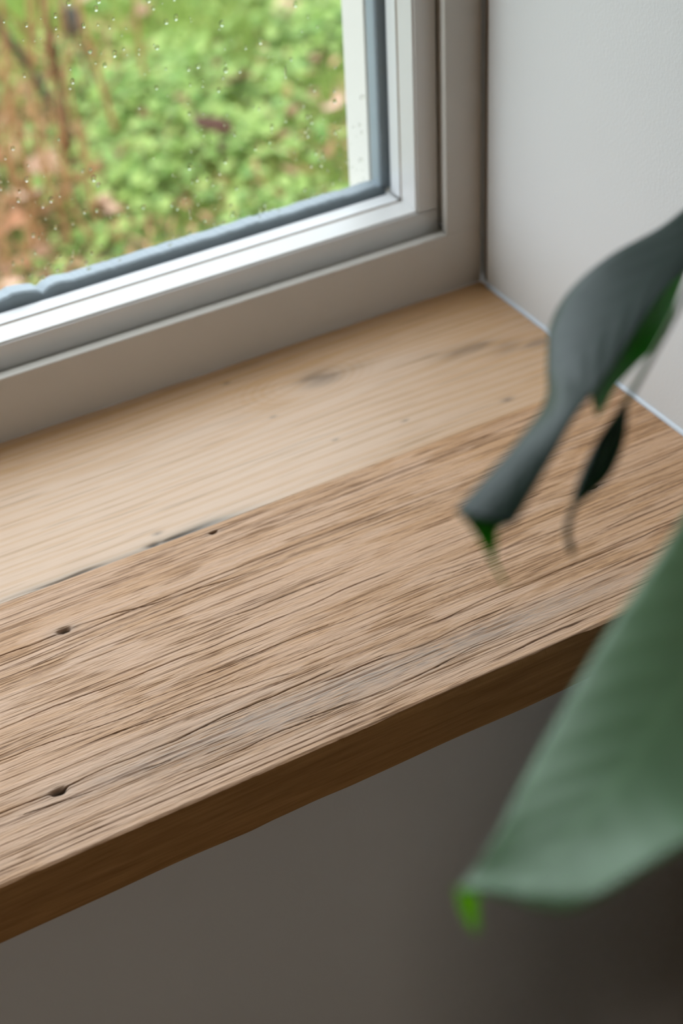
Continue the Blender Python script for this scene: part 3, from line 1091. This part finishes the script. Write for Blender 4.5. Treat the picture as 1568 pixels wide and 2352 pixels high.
def litter_w(x, y):
    """1 in the dry bed with dead stalks, 0 in the green"""
    e = (0.40 + 0.35 * (y - 1.75)) - x + 0.16 * noise.noise(Vector((x * 5, y * 5, 7)))
    return max(0.0, min(1.0, 0.5 + e / 0.22)) * (1.0 if y < 2.6 else max(0, 1 - (y - 2.6) / .3))


def raw_mesh(name, verts, faces, mat, kind=None, label=None, cat=None, smooth=False):
    me = bpy.data.meshes.new(name)
    me.from_pydata(verts, [], faces)
    me.update()
    return tag(link(name, me, mat), label, cat, None, kind)


rnd = random.Random(5)
V, F = [], []
for i in range(95000):
    if i < 62000:
        x, y = rnd.uniform(-0.9, 1.75), rnd.uniform(1.25, 3.6)
    else:
        x, y = rnd.uniform(-2, 3.5), rnd.uniform(.9, 6)
    lw = litter_w(x, y)
    if rnd.random() < lw * 0.8:
        continue
    far = y > 2.45
    h = rnd.uniform(0.03, 0.075) * (1.15 if far else 0.75)
    a = rnd.uniform(0, 6.283)
    lean = rnd.uniform(0, .9) * h
    wdt = rnd.uniform(.0012, .0026)
    dx_, dy_ = math.cos(a), math.sin(a)
    px, py = -dy_ * wdt, dx_ * wdt
    k = len(V)
    z0 = GZ - 0.012
    V += [(x - px, y - py, z0), (x + px, y + py, z0),
          (x + px * .8 + dx_ * lean * .4, y + py * .8 + dy_ * lean * .4, z0 + h * .6),
          (x - px * .8 + dx_ * lean * .4, y - py * .8 + dy_ * lean * .4, z0 + h * .6),
          (x + dx_ * lean, y + dy_ * lean, z0 + h)]
    F += [(k, k + 1, k + 2, k + 3), (k + 3, k + 2, k + 4)]
raw_mesh('grass', V, F, M['grass'], 'stuff', 'short green lawn grass in the garden beyond the window', 'grass')

V, F = [], []
placed = 0
while placed < 21000:
    x, y = rnd.uniform(-0.9, 1.75), rnd.uniform(1.15, 3.0)
    lw = litter_w(x, y)
    patch = noise.noise(Vector((x * 4.5, y * 4.5, 1.5)))
    if rnd.random() > (0.35 + 1.1 * patch) * (1 - 0.75 * lw) * (1.0 if y < 2.45 else .35):
        placed += 0.25
        continue
    placed += 1
    h = rnd.uniform(.012, .055) + 0.03 * max(0, patch)
    r = rnd.uniform(.006, .017)
    tilt, az, rot_ = rnd.uniform(0, .8), rnd.uniform(0, 6.28), rnd.uniform(0, 6.28)
    nrm = Vector((math.sin(tilt) * math.cos(az), math.sin(tilt) * math.sin(az), math.cos(tilt)))
    u = nrm.orthogonal().normalized()
    w = nrm.cross(u)
    c = Vector((x, y, GZ + h))
    k = len(V)
    V.append(tuple(c))
    for q in range(7):
        a = rot_ + 6.283 * q / 7
        rr = r * (1 + .25 * math.cos(2 * a))
        V.append(tuple(c + (u * math.cos(a) + w * math.sin(a)) * rr + nrm * (r * .25)))
    for q in range(7):
        F.append((k, k + 1 + q, k + 1 + (q + 1) % 7))
raw_mesh('ground_cover', V, F, M['clover'], 'stuff', 'low leafy green ground cover in the garden bed beyond the window', 'ground cover')

V, F = [], []
for i in range(19000):
    x, y = rnd.uniform(-0.9, 1.4), rnd.uniform(1.15, 2.9)
    if rnd.random() > litter_w(x, y) * 0.7 + (0.22 if y < 2.15 else 0.05):
        continue
    L, wd = rnd.uniform(.015, .06), rnd.uniform(.002, .010)
    a = rnd.uniform(0, 6.28)
    el = rnd.uniform(-.1, 1.1) if rnd.random() < .5 else rnd.uniform(-.1, .2)
    d = Vector((math.cos(a) * math.cos(el), math.sin(a) * math.cos(el), math.sin(el)))
    s = Vector((-math.sin(a), math.cos(a), rnd.uniform(-.4, .4))).normalized()
    c = Vector((x, y, GZ + rnd.uniform(0, .03)))
    k = len(V)
    V += [tuple(c), tuple(c + d * L * .5 + s * wd), tuple(c + d * L), tuple(c + d * L * .5 - s * wd + Vector((0, 0, .003)))]
    F += [(k, k + 1, k + 2), (k, k + 2, k + 3)]
raw_mesh('leaf_litter', V, F, M['litter'], 'stuff', 'brown dead plant litter on the ground around the dry stalks', 'leaf litter')


# fallen leaves one by one
def fallen_mesh(r, seed):
    rr = random.Random(seed)
    bm = bmesh.new()
    n = 12
    cen = bm.verts.new((0, 0, 0.004))
    ring_in, ring_out = [], []
    for k in range(n):
        a = 2 * math.pi * k / n
        lob = 1 + 0.22 * math.cos(5 * a) * (0.7 + .3 * rr.random()) + .1 * rr.uniform(-1, 1)
        ring_in.append(bm.verts.new((r * .5 * math.cos(a), r * .42 * math.sin(a), 0.003 + .15 * r * math.sin(2 * a + seed))))
        ring_out.append(bm.verts.new((r * lob * math.cos(a), r * .75 * lob * math.sin(a), .12 * r + .3 * r * math.sin(2 * a + seed) * rr.uniform(.5, 1))))
    for k in range(n):
        bm.faces.new((cen, ring_in[k], ring_in[(k + 1) % n])).smooth = True
        bm.faces.new((ring_in[k], ring_out[k], ring_out[(k + 1) % n], ring_in[(k + 1) % n])).smooth = True
    me = bpy.data.meshes.new('fallen_leaf')
    bm.to_mesh(me); bm.free()
    return me


def fallen(px, py, r, mat, label, group=None, tilt=(0.3, 0), seed=1, z=0.05):
    o = link('fallen_leaf', fallen_mesh(r, seed), M[mat])
    p = ground(px, py, GZ + z)
    o.location = p
    o.rotation_euler = (tilt[0], tilt[1], seed * 1.3)
    md = o.modifiers.new('thickness', 'SOLIDIFY')
    md.thickness = 0.0006
    return tag(o, label, 'leaf', group)


fallen(535, 185, .042, 'fall_brown', 'reddish brown curled fallen leaf high on the green ground cover', seed=2, tilt=(.5, .3))
fallen(765, 240, .036, 'fall_pink', 'pale pink fallen leaf beside the white outer reveal', seed=3, tilt=(.5, 0))
fallen(487, 315, .055, 'fall_maroon', 'dark maroon clump of dead leaf in the middle of the green', seed=4, tilt=(.9, .2))
fallen(112, 385, .045, 'fall_pink', 'large pink fallen leaf at the foot of the dead stalks', seed=5, tilt=(.5, .4))
fallen(60, 450, .040, 'fall_pink', 'pale pinkish leaf at the left edge below the largest pink leaf', seed=6, tilt=(.2, .4))
fallen(170, 10, .050, 'fall_pink', 'pale fallen leaf at the top edge of the view beside the dark stalk', seed=7, tilt=(.3, .4), z=.03)
fallen(320, 30, .034, 'fall_brown', 'brown fallen leaf on the lawn right of the dead stalks', seed=8)
fallen(668, 20, .040, 'fall_pink', 'small pale fallen leaf on the lawn near the top by the outer reveal', seed=9)
fallen(250, 470, .032, 'fall_pink', 'pale leaf in the green right of the dry litter', seed=10, tilt=(.6, .4))
fallen(20, 655, .03, 'fall_pink', 'pale leaf low in the left corner just above the pane edge', seed=11)
fallen(700, 100, .036, 'fall_maroon', 'dark brown fallen leaf near the outer reveal', seed=12, tilt=(.1, .1), z=.02)
rf = random.Random(9)
for i in range(26):
    px, py = rf.uniform(-20, 300), rf.uniform(330, 700)
    fallen(px, py, rf.uniform(.014, .026), 'fall_orange' if rf.random() < .6 else 'fall_brown',
           'small orange brown fallen leaf in the dry bed by the stalks', 'fallen leaves in the dry bed',
           (rf.uniform(-.6, .6), rf.uniform(-.6, .6)), 20 + i, rf.uniform(.03, .06))
for i in range(14):
    px, py = rf.uniform(300, 780), rf.uniform(120, 520)
    fallen(px, py, rf.uniform(.010, .018), 'fall_brown', 'small brown fallen leaf scattered in the green ground cover',
           'fallen leaves in the ground cover', (rf.uniform(-.6, .6), rf.uniform(-.6, .6)), 60 + i, .05)


# dead stalks: base pixel, top offset, radius
def stalk(px, py, h, lean, r, mat, label, group=None, seed=1):
    p = ground(px, py, GZ)
    rr = random.Random(seed)
    t_ = empty('dead_stalk', p, label=label, cat='plant stalk', group=group)
    pts, k = [], 9
    for i in range(k + 1):
        f = i / k
        pts.append(Vector((lean[0] * f + .012 * math.sin(f * 5 + seed), lean[1] * f + .01 * math.cos(f * 4 + seed), -0.01 + (h + .01) * f)))
    tube('stem', pts, [r * (1 - .55 * i / k) for i in range(k + 1)], M[mat], t_, 6)
    for j in range(3):
        f = rr.uniform(.25, .85)
        b = pts[int(f * k)]
        a = rr.uniform(0, 6.28)
        L = rr.uniform(.06, .14)
        tube('twig', [b, b + Vector((math.cos(a) * L * .4, math.sin(a) * L * .4, L * .5)), b + Vector((math.cos(a) * L * .6, math.sin(a) * L * .6, L))],
             [r * .45, r * .35, r * .15], M[mat], t_, 5)
    return t_


ST = [
    (168, 400, .75, (-.03, .03), 0.0095, 'stalk_red', 'tallest reddish brown dead stalk, upright, rising out of the pink leaf area'),
    (175, 345, .70, (-.26, .10), 0.0085, 'stalk_dark', 'dark dead stalk leaning far to the left across the lawn'),
    (265, 345, .60, (-.05, .0), .0065, 'stalk', 'orange brown dead stalk rightmost of the tall ones'),
    (30, 430, .65, (-.03, .02), .0060, 'stalk', None),
    (60, 520, .60, (.02, .0), .0055, 'stalk', None),
    (110, 600, .45, (-.04, .0), .0055, 'stalk', None),
    (-20, 560, .65, (.06, .0), .0060, 'stalk', None),
    (140, 520, .45, (.05, .02), .0050, 'stalk', None),
    (200, 470, .42, (.02, .02), .0045, 'stalk', None),
    (20, 640, .36, (.03, .02), .0050, 'stalk', None),
    (352, 235, .50, (-.01, .02), .0045, 'stalk', 'thin stalk standing alone on the lawn'),
    (95, 350, .55, (.04, .0), .0050, 'stalk', None),
    (70, 620, .30, (.03, .02), .0050, 'stalk', None),
    (160, 600, .26, (-.02, .02), .0050, 'stalk', None),
    (215, 600, .20, (-.02, .01), .0045, 'stalk', None),
    (120, 450, .40, (.01, .01), .0050, 'stalk', None),
    (250, 540, .22, (-.03, .01), .0045, 'stalk', None),
    (5, 480, .50, (.03, .01), .0055, 'stalk_dark', 'dark thin dead stalk at the far left edge of the pane'),
]
for i, (px, py, h, ln, r, mt, lb) in enumerate(ST):
    stalk(px, py, h, ln, r, mt, lb or 'short thin dry brown stalk in the dry bed at the left',
          None if lb else 'short dry stalks in the bed', i)
# dark withered leaf hanging on its stalk
p = ground(235, 260, GZ)
t_ = empty('withered_stalk', p, label='withered stalk carrying one dark drooping dead leaf', cat='plant stalk')
q0 = Vector((0, 0, 0))
tube('stem', [q0, Vector((-.02, .01, .12)), Vector((-.05, .02, .26)), Vector((-.075, .03, .40))], [.003, .003, .0025, .002], M['stalk_dark'], t_, 6)
o = link('leaf', fallen_mesh(.042, 77), M['stalk_dark'], t_)
o.location = (-.045, .0, .22)
o.rotation_euler = (1.2, .9, .3)
md = o.modifiers.new('thickness', 'SOLIDIFY'); md.thickness = .0006
